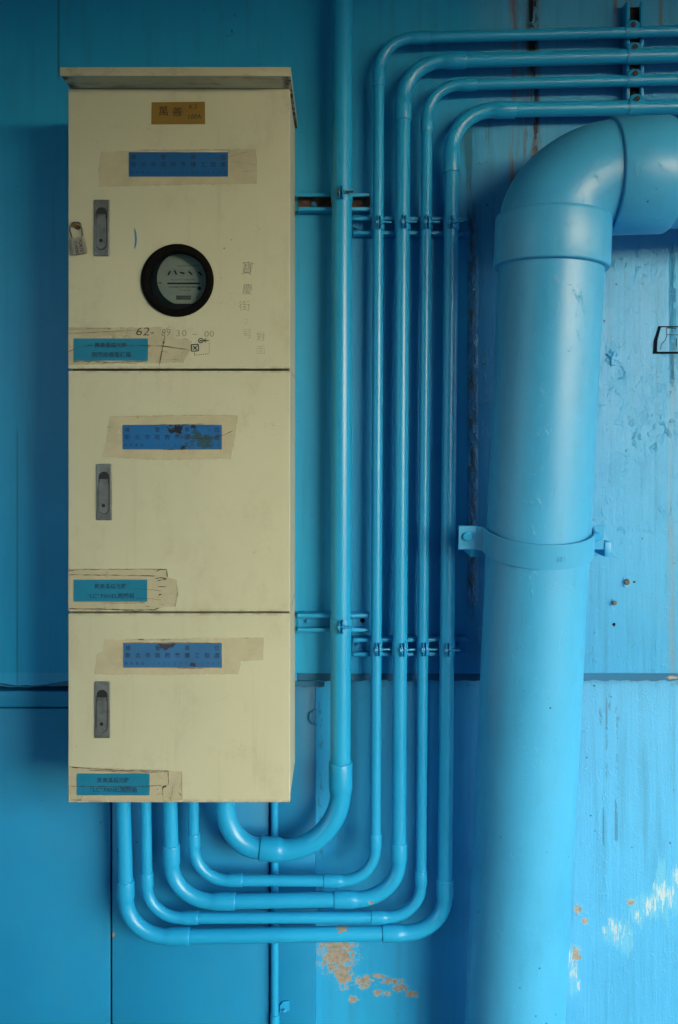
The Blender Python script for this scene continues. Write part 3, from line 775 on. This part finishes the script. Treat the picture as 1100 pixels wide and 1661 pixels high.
for (px, py, ang) in ((275, 443, 60), (285, 442, 115), (296, 443, 165), (309, 443, 140), (325, 444, 130)):
    a = R(ang); mribbon([(px - 4 * math.cos(a), py + 4 * math.sin(a)), (px + 3.5 * math.cos(a), py - 3.5 * math.sin(a))], 2.7)
    for k in range(12):
        t_ = 2 * PI * k / 12; mribbon([(px + 5.0 * math.cos(t_), py + 5.0 * math.sin(t_)), (px + 5.8 * math.cos(t_), py + 5.8 * math.sin(t_))], 0.5)
mribbon([(272, 460), (324, 460)], 2.6)
mribbon([(288, 432), (322, 431)], 0.6)
mribbon([(257, 459), (263, 459.5)], 1.4)
for k in range(14): mribbon([(287 + k * 1.7, 480), (287 + k * 1.7, 486)], 1.1)
mribbon([(286, 480.3), (310.5, 480.3)], 0.9); mribbon([(286, 485.7), (310.5, 485.7)], 0.9)
prism(bm, disc_poly(X(323.5, ym), Z(468, ym), 3 * sm, 20), ym - 0.0034, ym - 0.0022)
for q in range(20):
    a0_, a1_ = 2 * PI * q / 20, 2 * PI * (q + 1) / 20
    mribbon([(322 + 3.2 * math.cos(a0_), 480 + 3.2 * math.sin(a0_)), (322 + 3.2 * math.cos(a1_), 480 + 3.2 * math.sin(a1_))], 0.5)
link('markings', finish(bm, 'markings', smooth=False), mtr, [M_INK])
lettering('lettering', [dict(text='KILOWATTHOURS', size=3.6 * sm, x=X(297, ym), z=Z(454, ym), y=ym - 0.0030, align='CENTER', space=1.4),
                        dict(text='POLYPHASE  WATTHOUR  METER', size=3.0 * sm, x=X(297, ym), z=Z(466, ym), y=ym - 0.0030, align='CENTER', bold=0.0001),
                        dict(text='TYPE  220V  60Hz', size=2.4 * sm, x=X(300, ym), z=Z(471, ym), y=ym - 0.0030, align='CENTER')], mtr, M_INK)

# ------------------------------------------------------------ labels, tape, handwriting
YS = YF - 0.0008; YT_ = YF - 0.0004; YL = YF - 0.0012
def paper(name, base, spots=0.0, alpha=1.0, stain=None):
    m = bpy.data.materials.new(name); g = NG(m)
    c = g.mix(g.ramp(g.noise(12, detail=5), 0.35, 0.7), base, tuple(v * 0.86 for v in base))
    if spots:
        c = g.mix(g.m('MULTIPLY', g.ramp(g.noise(45, sx=0.5, detail=8, rough=0.75), 0.52, 0.72), spots), c, (0.20, 0.15, 0.09))
    if stain:
        for lst, col, am in stain:
            v = g.blobs([(CX + (a - CX) * (D + YF) / D, HY + (b - HY) * (D + YF) / D, rx * .886, ry * .886) for a, b, rx, ry in lst], g.noise(60, detail=7, rough=0.7), am)
            c = g.mix(g.ramp(v, 0.22, 0.42), c, col)
    nm = g.bump(g.noise(26, sx=0.4, sz=1.6, detail=3, dist=0.6), 0.5, 0.0016)
    g.finish(c, 0.40, nm, 0, 0.5)
    if alpha < 1: g.put(g.bsdf.inputs['Alpha'], g.m('ADD', alpha - 0.12, g.m('MULTIPLY', g.noise(18, detail=4), 0.24)))
    return m
M_LBLUE = paper('label_blue', (0.008, 0.095, 0.28))
M_LBLUE2 = paper('label_blue_scorched', (0.010, 0.12, 0.35), stain=[([(285, 697, 13, 11), (275, 690, 8, 5), (297, 727, 4, 5), (313, 692, 6, 4)], (0.010, 0.012, 0.016), 0.9), ([(325, 712, 30, 16), (335, 722, 12, 9)], (0.02, 0.07, 0.10), 1.0)])
M_LBLUE3 = paper('label_blue_faded', (0.030, 0.140, 0.33), stain=[([(272, 1047, 16, 7), (312, 1079, 7, 4)], (0.035, 0.04, 0.06), 0.9)])
M_LTEAL = paper('label_teal', (0.008, 0.185, 0.33))
M_LGOLD = paper('label_gold', (0.20, 0.135, 0.025))
M_TAPE = paper('masking_tape', (0.57, 0.55, 0.38), 0.18, 0.45)
M_TAPE2 = paper('clear_tape', (0.54, 0.52, 0.36), 0.5, 0.40)
M_GRIME = simple('tape_grime', (0.045, 0.030, 0.018), 0.7, var=0.6, vs=120)
M_PENCIL = simple('pencil_grey', (0.13, 0.13, 0.10), 0.6)
M_PENF = simple('pencil_faint', (0.27, 0.26, 0.18), 0.6)
M_INKB = simple('label_ink', (0.006, 0.035, 0.085), 0.6)
def fx(px): return X(px, YF)
def fz(py): return Z(py, YF)
def sheet(name, poly, y, mat, parent=cab, label=None, jag=0):
    if jag:
        q = []
        for i, p in enumerate(poly):
            b = poly[(i + 1) % len(poly)]; n_ = max(1, int(math.hypot(b[0] - p[0], b[1] - p[1]) / 5))
            for k in range(n_):
                q.append((p[0] + (b[0] - p[0]) * k / n_ + random.uniform(-jag, jag), p[1] + (b[1] - p[1]) * k / n_ + random.uniform(-jag, jag)))
        poly = q
    bm = bmesh.new(); f = [bm.verts.new((fx(a), y, fz(b))) for a, b in poly]; bm.faces.new(f)
    bmesh.ops.triangulate(bm, faces=bm.faces)
    o = link(name, finish(bm, name, smooth=False), parent, [mat])
    if label: o['label'] = label
    return o
k_ = (D + YF) / F
def phone_label(x0, y0, x1, y1, mat, lab):
    o = sheet('label', [(x0, y0), (x1, y0), (x1, y1), (x0, y1)], YS, mat, label=lab)
    W = x1 - x0; items = []
    for i, ch in enumerate('維管單位'):
        items.append(dict(text=ch, size=8.6 * k_, x=fx(x0 + 8 + (W - 16) * i / 3), z=fz(y0 + 8.5), y=YL, align='CENTER', bold=0.00012))
    for i, ch in enumerate('新北市政府養護工程處'):
        items.append(dict(text=ch, size=9.0 * k_, x=fx(x0 + 8 + (W - 16) * i / 9), z=fz(y0 + 20.5), y=YL, align='CENTER', bold=0.00014))
    for i, ch in enumerate('維修電話：（０２）２２５３－１９９９'):
        items.append(dict(text=ch, size=4.8 * k_, x=fx(x0 + 5 + (W - 10) * i / 17), z=fz(y0 + 33.0), y=YL, align='CENTER'))
    lettering('lettering', items, o, M_INKB)
tape = sheet('tape', [(164, 246), (240, 243), (415, 242), (417, 262), (416, 298), (300, 300), (161, 303), (160, 275)], YT_, M_TAPE, label='pale tape round the top blue label', jag=0.5)
phone_label(209, 247, 370, 286.5, M_LBLUE, 'top blue label')
sheet('tape', [(178, 676), (300, 673), (386, 674), (381, 710), (375, 744), (250, 746), (166, 741), (173, 712)], YT_, M_TAPE, label='pale tape round the middle blue label', jag=0.5)
phone_label(199, 689, 360, 729, M_LBLUE2, 'middle blue label, scorched black')
sheet('tape', [(170, 1037), (428, 1034), (427, 1071), (391, 1072), (387, 1093), (260, 1095), (153, 1094), (158, 1062), (167, 1056)], YT_, M_TAPE, label='pale stepped tape round the bottom blue label', jag=0.5)
phone_label(200, 1043, 360, 1083, M_LBLUE3, 'lowest blue label, faded')
def panel_label(x0, y0, x1, y1, l1, l2, lab):
    o = sheet('label', [(x0, y0), (x1, y0), (x1, y1), (x0, y1)], YS, M_LTEAL, label=lab)
    cx_ = (x0 + x1) / 2
    lettering('lettering', [dict(text=l1, size=8.8 * k_, x=fx(cx_), z=fz(y0 + 11.5), y=YL, align='CENTER', bold=0.00016),
                            dict(text=l2, size=9.2 * k_, x=fx(cx_ + 1), z=fz(y0 + 27), y=YL, align='CENTER', bold=0.00014)], o, M_INKB)
sheet('tape', [(111, 531), (245, 531), (262, 530), (262, 548), (300, 549), (312, 553), (305, 575), (298, 588), (262, 589), (111, 592)], YT_, M_TAPE2, label='dirty clear tape over the top teal label', jag=0.6)
panel_label(119.5, 549, 240, 585, '景美溪橋光雕', '開關設備電錶箱', 'top teal label')
sheet('tape', [(111, 923), (270, 923), (272, 937), (287, 940), (289, 965), (284, 984), (262, 986), (240, 990), (111, 989)], YT_, M_TAPE2, label='dirty clear tape over the middle teal label', jag=0.6)
panel_label(119.5, 940, 239, 976, '景美溪橋光雕', '“LC” PANEL開關箱', 'middle teal label')
sheet('tape', [(113, 1244), (150, 1245), (273, 1250), (276, 1251), (295, 1252), (296, 1298), (262, 1301), (113, 1300)], YT_, M_TAPE2, label='dirty clear tape over the bottom teal label', jag=0.6)
panel_label(124.5, 1254.5, 243, 1290, '景美溪橋光雕', '“LC” PANEL開關箱', 'bottom teal label')
gold = sheet('label', [(246, 166), (332.5, 165), (333, 201.5), (245.5, 202)], YS, M_LGOLD, label='brown-gold handwritten label')
lettering('lettering', [dict(text='萬', size=17 * k_, x=fx(257), z=fz(182), y=YL, rot=0.05), dict(text='善', size=15.5 * k_, x=fx(279), z=fz(182), y=YL, sx=1.15, rot=-0.06),
                        dict(text='K.S', size=10 * k_, x=fx(306), z=fz(174), y=YL, rot=0.06, shear=0.2), dict(text='100A', size=10.5 * k_, x=fx(303), z=fz(190), y=YL, rot=0.03, shear=0.3)], gold, M_INK)
# pencilled notes
lettering('handwriting', [dict(text='寶', size=23 * k_, x=fx(391), z=fz(436), y=YS, bold=-0.00028, rot=-0.06, shear=0.1, sx=0.85), dict(text='慶', size=19 * k_, x=fx(393), z=fz(470), y=YS, bold=-0.00028, rot=-0.05, sx=0.9)], cab, M_PENCIL)
lettering('handwriting', [dict(text='街', size=19 * k_, x=fx(387), z=fz(498), y=YS, bold=-0.00028, rot=0.05, sx=1.05), dict(text='２', size=11 * k_, x=fx(394), z=fz(522), y=YS, bold=-0.00028), dict(text='号', size=17 * k_, x=fx(393), z=fz(543), y=YS, bold=-0.00028, rot=0.06)], cab, M_PENF)
lettering('handwriting', [dict(text='對', size=16 * k_, x=fx(415), z=fz(547), y=YS, bold=-0.00028), dict(text='面', size=16 * k_, x=fx(415), z=fz(569), y=YS, bold=-0.00028, rot=0.05)], cab, M_PENF)
lettering('handwriting', [dict(text='62-', size=19 * k_, x=fx(219), z=fz(538), y=YS, bold=-0.00028, rot=-0.02, shear=0.15, sx=1.25)], cab, M_INK)
lettering('handwriting', [dict(text='89', size=17 * k_, x=fx(261), z=fz(540), y=YS, bold=-0.00028, shear=0.15, sx=0.9), dict(text='30', size=15 * k_, x=fx(285), z=fz(541), y=YS, bold=-0.00028, sx=1.1, space=1.2), dict(text='–', size=16 * k_, x=fx(312), z=fz(542), y=YS, bold=-0.00028, sx=1.1),
                          dict(text='00', size=14 * k_, x=fx(331), z=fz(542), y=YS, bold=-0.00028, sx=1.2)], cab, M_PENCIL)
# small pen diagram
bm = bmesh.new()
def pen(pts, wpx=1.2, y=YS - 0.0006): ribbon(bm, [(fx(a), fz(b)) for a, b in pts], wpx * k_ if not hasattr(wpx, '__len__') else [q * k_ for q in wpx], y)
pen([(311, 559), (322, 558.5)], 1.4); pen([(322, 558.5), (322.5, 569)], 1.4); pen([(322.5, 569), (311, 570)], 1.4); pen([(311, 570), (311, 559)], 1.4)
pen([(313.5, 561), (320, 567.5)], 1.3); pen([(320, 561), (313.5, 567.5)], 1.3)
c_ = [(326 + 3.8 * math.cos(2 * PI * i / 16), 552.5 + 3.6 * math.sin(2 * PI * i / 16)) for i in range(17)]
pen(c_, 1.3); pen([(324, 552), (328, 553)], 1.6)
pen([(331, 552), (339, 552.5)], 1.2); pen([(334.5, 549), (331, 552), (334.5, 555.5)], 1.2)
for i in range(6): pen([(339.5, 556 + i * 3.2), (339.6, 557.4 + i * 3.2)], 0.9)
for i in range(7): pen([(338 - i * 3.5, 574 + i * 0.35), (336 - i * 3.5, 574.2 + i * 0.35)], 1.0)
pen([(316, 572), (316.3, 575)], 1.1)
link('pen_diagram', finish(bm, 'pen', smooth=False), cab, [M_INK])
bm = bmesh.new(); pen([(218.6, 371), (220.5, 378), (221.2, 388), (220.5, 397), (218.4, 404)], [0.8, 2.2, 2.6, 2.2, 0.6])
link('pen_stroke', finish(bm, 'stroke', smooth=False), cab, [simple('blue_marker', (0.008, 0.22, 0.42), 0.5)])
# grime lines caught along torn tape edges
GR = {}
def gl_(pts, wmax=1.4):
    q = []
    for i in range(len(pts) - 1):
        a, b = pts[i], pts[i + 1]; n_ = max(2, int(math.hypot(b[0] - a[0], b[1] - a[1]) / 5))
        for k in range(n_): q.append((a[0] + (b[0] - a[0]) * k / n_, a[1] + (b[1] - a[1]) * k / n_ + random.uniform(-.35, .35)))
    q.append(pts[-1])
    key = [k for k, v in enumerate((320, 620, 800, 1010, 1150, 1400)) if q[0][1] < v][0]
    b_ = GR.setdefault(key, bmesh.new())
    ribbon(b_, [(fx(a), fz(b)) for a, b in q], [random.uniform(0.12, 1.0) * wmax * k_ for _ in q], YS - 0.0015)
for pts, w_ in (
    ([(111, 571), (128, 563), (150, 560), (200, 560), (240, 561), (262, 561), (290, 565), (312, 568)], 1.3),
    ([(120, 587), (150, 586), (175, 588), (200, 587), (238, 586)], 1.6), ([(259, 593), (262, 575), (268, 545)], 1.5), ([(270, 534), (276, 529)], 1.2),
    ([(112, 541), (170, 538), (220, 536)], 0.8), ([(112, 534), (180, 533)], 0.6), ([(262, 583), (290, 584)], 0.7), ([(262, 570), (272, 571)], 1.2), ([(264, 556), (268, 556)], 1.6), ([(141, 590), (150, 585)], 0.9),
    ([(112, 924), (180, 923), (230, 923), (270, 923)], 1.0), ([(112, 932), (160, 932.5), (252, 934)], 1.6), ([(254, 927), (260, 923), (271, 924), (272, 936)], 1.8),
    ([(253, 938), (262, 937), (271, 938)], 2.6), ([(256, 942), (270, 939)], 2.2), ([(257, 951), (270, 951.5)], 1.4), ([(258, 965), (262, 964)], 2.2), ([(287, 948), (288, 970), (284, 984)], 1.0),
    ([(112, 987), (150, 987.5), (200, 989), (250, 989), (258, 986)], 1.8), ([(180, 988), (220, 991), (240, 989)], 1.2), ([(236, 983), (243, 984)], 1.6), ([(165, 978), (220, 978), (236, 977)], 1.1),
    ([(199, 953), (240, 956), (262, 958)], 0.6), ([(220, 970), (262, 972)], 0.6), ([(110, 926), (120, 925)], 2.0),
    ([(113, 1243), (145, 1246), (190, 1249), (240, 1250), (273, 1250)], 1.4), ([(145, 1246), (146, 1249), (190, 1251), (262, 1253)], 1.0), ([(273, 1250), (274, 1272), (266, 1275), (264, 1280)], 1.2),
    ([(264, 1276), (270, 1275)], 2.4), ([(113, 1275), (150, 1275), (200, 1276), (262, 1274)], 1.5), ([(264, 1278), (265, 1300)], 0.8), ([(281, 1275), (277, 1300)], 0.8),
    ([(291, 1285), (294, 1290)], 3.0), ([(118, 1297), (132, 1297)], 1.6), ([(295, 1254), (296, 1296)], 0.6), ([(118, 1244), (130, 1245)], 2.2),
    ([(240, 691), (262, 689), (330, 688)], 1.2), ([(270, 693), (290, 702), (300, 710), (340, 712), (362, 706), (378, 699)], 1.8), ([(265, 729), (300, 729)], 1.3), ([(180, 676), (300, 674), (384, 674)], 0.5), ([(174, 694), (180, 692)], 1.6),
    ([(223, 678), (224, 676)], 3.0),
    ([(262, 1038), (276, 1037)], 2.6), ([(225, 1037), (234, 1037)], 1.6), ([(200, 1042), (300, 1042), (360, 1043)], 0.8), ([(290, 1084), (330, 1084)], 1.0), ([(400, 1035), (404, 1034)], 2.0),
    ([(370, 255), (400, 247), (415, 246)], 0.7), ([(372, 262), (416, 267)], 0.5), ([(395, 279), (417, 277)], 0.9), ([(330, 256), (372, 258)], 0.8), ([(371, 244), (372, 250)], 0.9),
    ([(207, 133.5), (380, 134)], 0.01)):
    gl_(pts, w_)
for key in sorted(GR): link('tape_grime', finish(GR[key], 'grime', smooth=False), cab, [M_GRIME])
# crumpled torn tape sticking out at the lower left corner
bm = bmesh.new(); rows = []
for i in range(9):
    v_ = i / 8; py = 1248 + 50 * v_
    bul = math.sin(PI * (0.15 + 0.85 * v_)) ** 0.6 * (6.5 + 2 * math.sin(7 * v_))
    rows.append([bm.verts.new((fx(111.5 - bul * u) + random.uniform(-1, 1) * .0008, YF + 0.004 + 0.03 * u ** 2 + random.uniform(-1, 1) * .003, fz(py + random.uniform(-2, 2)))) for u in (0, .35, .7, 1)])
for i in range(8):
    for j in range(3): bm.faces.new((rows[i][j], rows[i][j + 1], rows[i + 1][j + 1], rows[i + 1][j]))
tp = link('torn_tape', finish(bm, 'torn_tape', smooth=False), cab, [simple('dark_tape', (0.06, 0.045, 0.04), 0.2, var=0.7, vs=60)])
sm_ = tp.modifiers.new('s', 'SOLIDIFY'); sm_.thickness = 0.0006

# staple and padlock
M_BRASS = simple('old_brass', (0.42, 0.24, 0.06), 0.3, 0.9, var=0.3, vs=90)
bm = bmesh.new(); c = P(125, 366, YF)
prism(bm, disc_poly(fx(126), fz(366), 0.0088, 28), YF - 0.0018, YF + 0.001, mi=1)
pts = [Vector((fx(125.5), YF + 0.001, fz(366))) + Vector((-0.0065 * math.cos(a), -0.012 * math.sin(a), 0.0)) for a in [PI * i / 12 for i in range(13)]]
sweep(bm, pts, 0.0026, 14, mi=0)
sweep(bm, [Vector((fx(122), YF - .001, fz(364.5))), Vector((fx(122), YF - .007, fz(364.5)))], 0.0062, 18, mi=2)
link('lock_staple', finish(bm, 'staple', angle=40), doors[0], [M_BRASS, M_RUST, M_HAND])
M_ALU = simple('padlock_metal', (0.26, 0.27, 0.24), 0.45, 0.4, var=0.2, vs=60, bump=0.3)
pad = thing('padlock', 'small worn grey padlock hanging from the brass staple on the top door', 'padlock', Vector((fx(124), YF - 0.008, fz(372))))
rotp = -0.16
def pl_(u, v, y=0):   # local px offsets around padlock body centre (131, 400)
    ca, sa = math.cos(rotp), math.sin(rotp)
    return Vector((fx(130.5 + (u * ca + v * sa) * 1), YF + y, fz(400.5 - (-u * sa + v * ca) * 1)))
bm = bmesh.new()
corners = [(-10.3, -13), (10.3, -13), (10.8, -9), (10.3, 13.5), (-10.3, 13.5), (-10.8, 5)]
pol = [(pl_(u, v).x, pl_(u, v).z) for u, v in corners]
prism(bm, pol, YF - 0.016, YF - 0.0025)
es = [e for e in bm.edges]
bmesh.ops.bevel(bm, geom=es, offset=0.0016, segments=2, affect='EDGES')
link('case', finish(bm, 'case'), pad, [M_ALU])
bm = bmesh.new()
sh = [pl_(-8.5, 12, -0.009)]
sh += [Vector((fx(115.3), YF - 0.009, fz(374))), Vector((fx(117.5), YF - 0.009, fz(367.5))), Vector((fx(122), YF - 0.009, fz(363.5))), Vector((fx(128), YF - 0.009, fz(364))), Vector((fx(133), YF - 0.009, fz(369)))]
sh += [Vector((fx(135), YF - 0.009, fz(376))), pl_(7.5, 12, -0.009)]
def smoothp(p, n=4):
    out = []
    for i in range(len(p) - 1):
        p0 = p[max(0, i - 1)]; p1 = p[i]; p2 = p[i + 1]; p3 = p[min(len(p) - 1, i + 2)]
        for k in range(n):
            t = k / n
            out.append(0.5 * ((2 * p1) + (p2 - p0) * t + (2 * p0 - 5 * p1 + 4 * p2 - p3) * t * t + (3 * p1 - p0 - 3 * p2 + p3) * t ** 3))
    return out + [p[-1]]
sweep(bm, smoothp(sh), 0.0019, 10); link('shackle', finish(bm, 'shackle'), pad, [simple('tarnished_wire', (0.11, 0.10, 0.075), 0.5, 0.2, var=0.4, vs=120)])
a_ = pl_(4, 9); b_ = pl_(-3.5, 8)
lettering('lettering', [dict(text='FORTE', size=6.8 * k_, x=a_.x, z=a_.z, y=YF - 0.0165, rot=-PI / 2 - rotp, bold=0.0001), dict(text='CLASSIC', size=6.2 * k_, x=b_.x, z=b_.z, y=YF - 0.0165, rot=-PI / 2 - rotp, bold=0.0001)], pad, M_INK)

# ------------------------------------------------------------ small fixtures in the wall
cov = thing('wall_plate', 'half-seen plate painted over in the wall at the right edge, ringed by a dark gap', 'plate', P(1080, 550, 0))
bm = bmesh.new(); prism(bm, [(X(1068), Z(529)), (X(1190), Z(528.5)), (X(1190), Z(573.5)), (X(1059), Z(574)), (X(1060.5), Z(553))], -0.0012, 0.0006)
link('gap', finish(bm, 'gap', smooth=False), cov, [M_HOLE])
bm = bmesh.new(); prism(bm, [(X(1071.5), Z(531.3)), (X(1190), Z(531)), (X(1190), Z(570.5)), (X(1065), Z(570.5)), (X(1065.5), Z(553))], -0.0048, -0.0010)
link('cover', finish(bm, 'cover', smooth=False), cov, [M_WU])
bm = bmesh.new()
for pts, w_ in (([(1080, 533), (1080.5, 545), (1078, 552), (1072, 558), (1070, 567)], 1.2), ([(1080, 543), (1092, 543.5), (1110, 543)], 1.2), ([(1096, 549), (1096.5, 562)], 1.6), ([(1080, 532), (1096, 533)], 2.2)):
    ribbon(bm, [(X(a), Z(b)) for a, b in pts], w_ * D / F, -0.0052)
link('crack', finish(bm, 'crack', smooth=False), cov, [simple('crack_dark', (0.02, 0.05, 0.06), 0.8)])
def stub(px, py, label, r=0.0075):
    t = thing('wall_anchor', label, 'anchor', P(px, py, 0), 'old anchors in the wall')
    bm = bmesh.new(); sweep(bm, [P(px, py, 0.002), P(px, py, -0.008), P(px, py, -0.010)], [r, r, r * .7], 18); link('stud', finish(bm, 'stud'), t, [M_BRASSY], world=True)
    bm = bmesh.new()
    pl = [(X(px) + r * random.uniform(1.5, 2.1) * math.cos(2 * PI * k / 14), Z(py) + r * random.uniform(1.5, 2.1) * math.sin(2 * PI * k / 14)) for k in range(14)]
    prism(bm, pl, -0.0022, 0.001); link('paint_collar', finish(bm, 'collar', angle=20), t, [M_STEEL])
M_BRASSY = simple('bare_stud', (0.17, 0.18, 0.15), 0.5, 0.3, var=0.3, vs=100)
stub(1018, 944, 'bare metal anchor stud right of the strap, upper of two'); stub(997.5, 978, 'bare metal anchor stud right of the strap, lower of two', 0.006)
bm = bmesh.new()
for px, py, r in ((996, 1013, 0.005), (1029, 944, 0.0035)):
    pl = [(X(px) + r * random.uniform(.6, 1.2) * math.cos(2 * PI * k / 12), Z(py) + r * random.uniform(.5, 1.0) * math.sin(2 * PI * k / 12)) for k in range(12)]
    prism(bm, pl, -0.0010, 0.001)
link('drill_hole', finish(bm, 'hole', smooth=False), wall, [M_HOLE])
# lump of filler with old plug right of the big pipe
bm = bmesh.new(); bmesh.ops.create_icosphere(bm, subdivisions=4, radius=1)
from mathutils import noise as mnoise
for v in bm.verts:
    n_ = mnoise.noise(v.co * 2.5) * 0.55 + mnoise.noise(v.co * 7) * 0.22
    q = v.co * (1 + n_); v.co = Vector((X(994) + q.x * 0.018, 0.001 + q.y * 0.006, Z(581) + q.z * 0.019))
link('filler_lump', finish(bm, 'lump', angle=80), wall, [M_WU])
# curled flake of paint at the edge of the narrow panel, below the ledge
bm = bmesh.new()
pts = smoothp([P(513, 1150, .03), P(505, 1156, .018), P(503, 1165, .015), P(507, 1173, .018), P(514, 1175, .03)])
for p in pts: pass
ra = [0.0022 + 0.0014 * math.sin(PI * i / (len(pts) - 1)) for i in range(len(pts))]
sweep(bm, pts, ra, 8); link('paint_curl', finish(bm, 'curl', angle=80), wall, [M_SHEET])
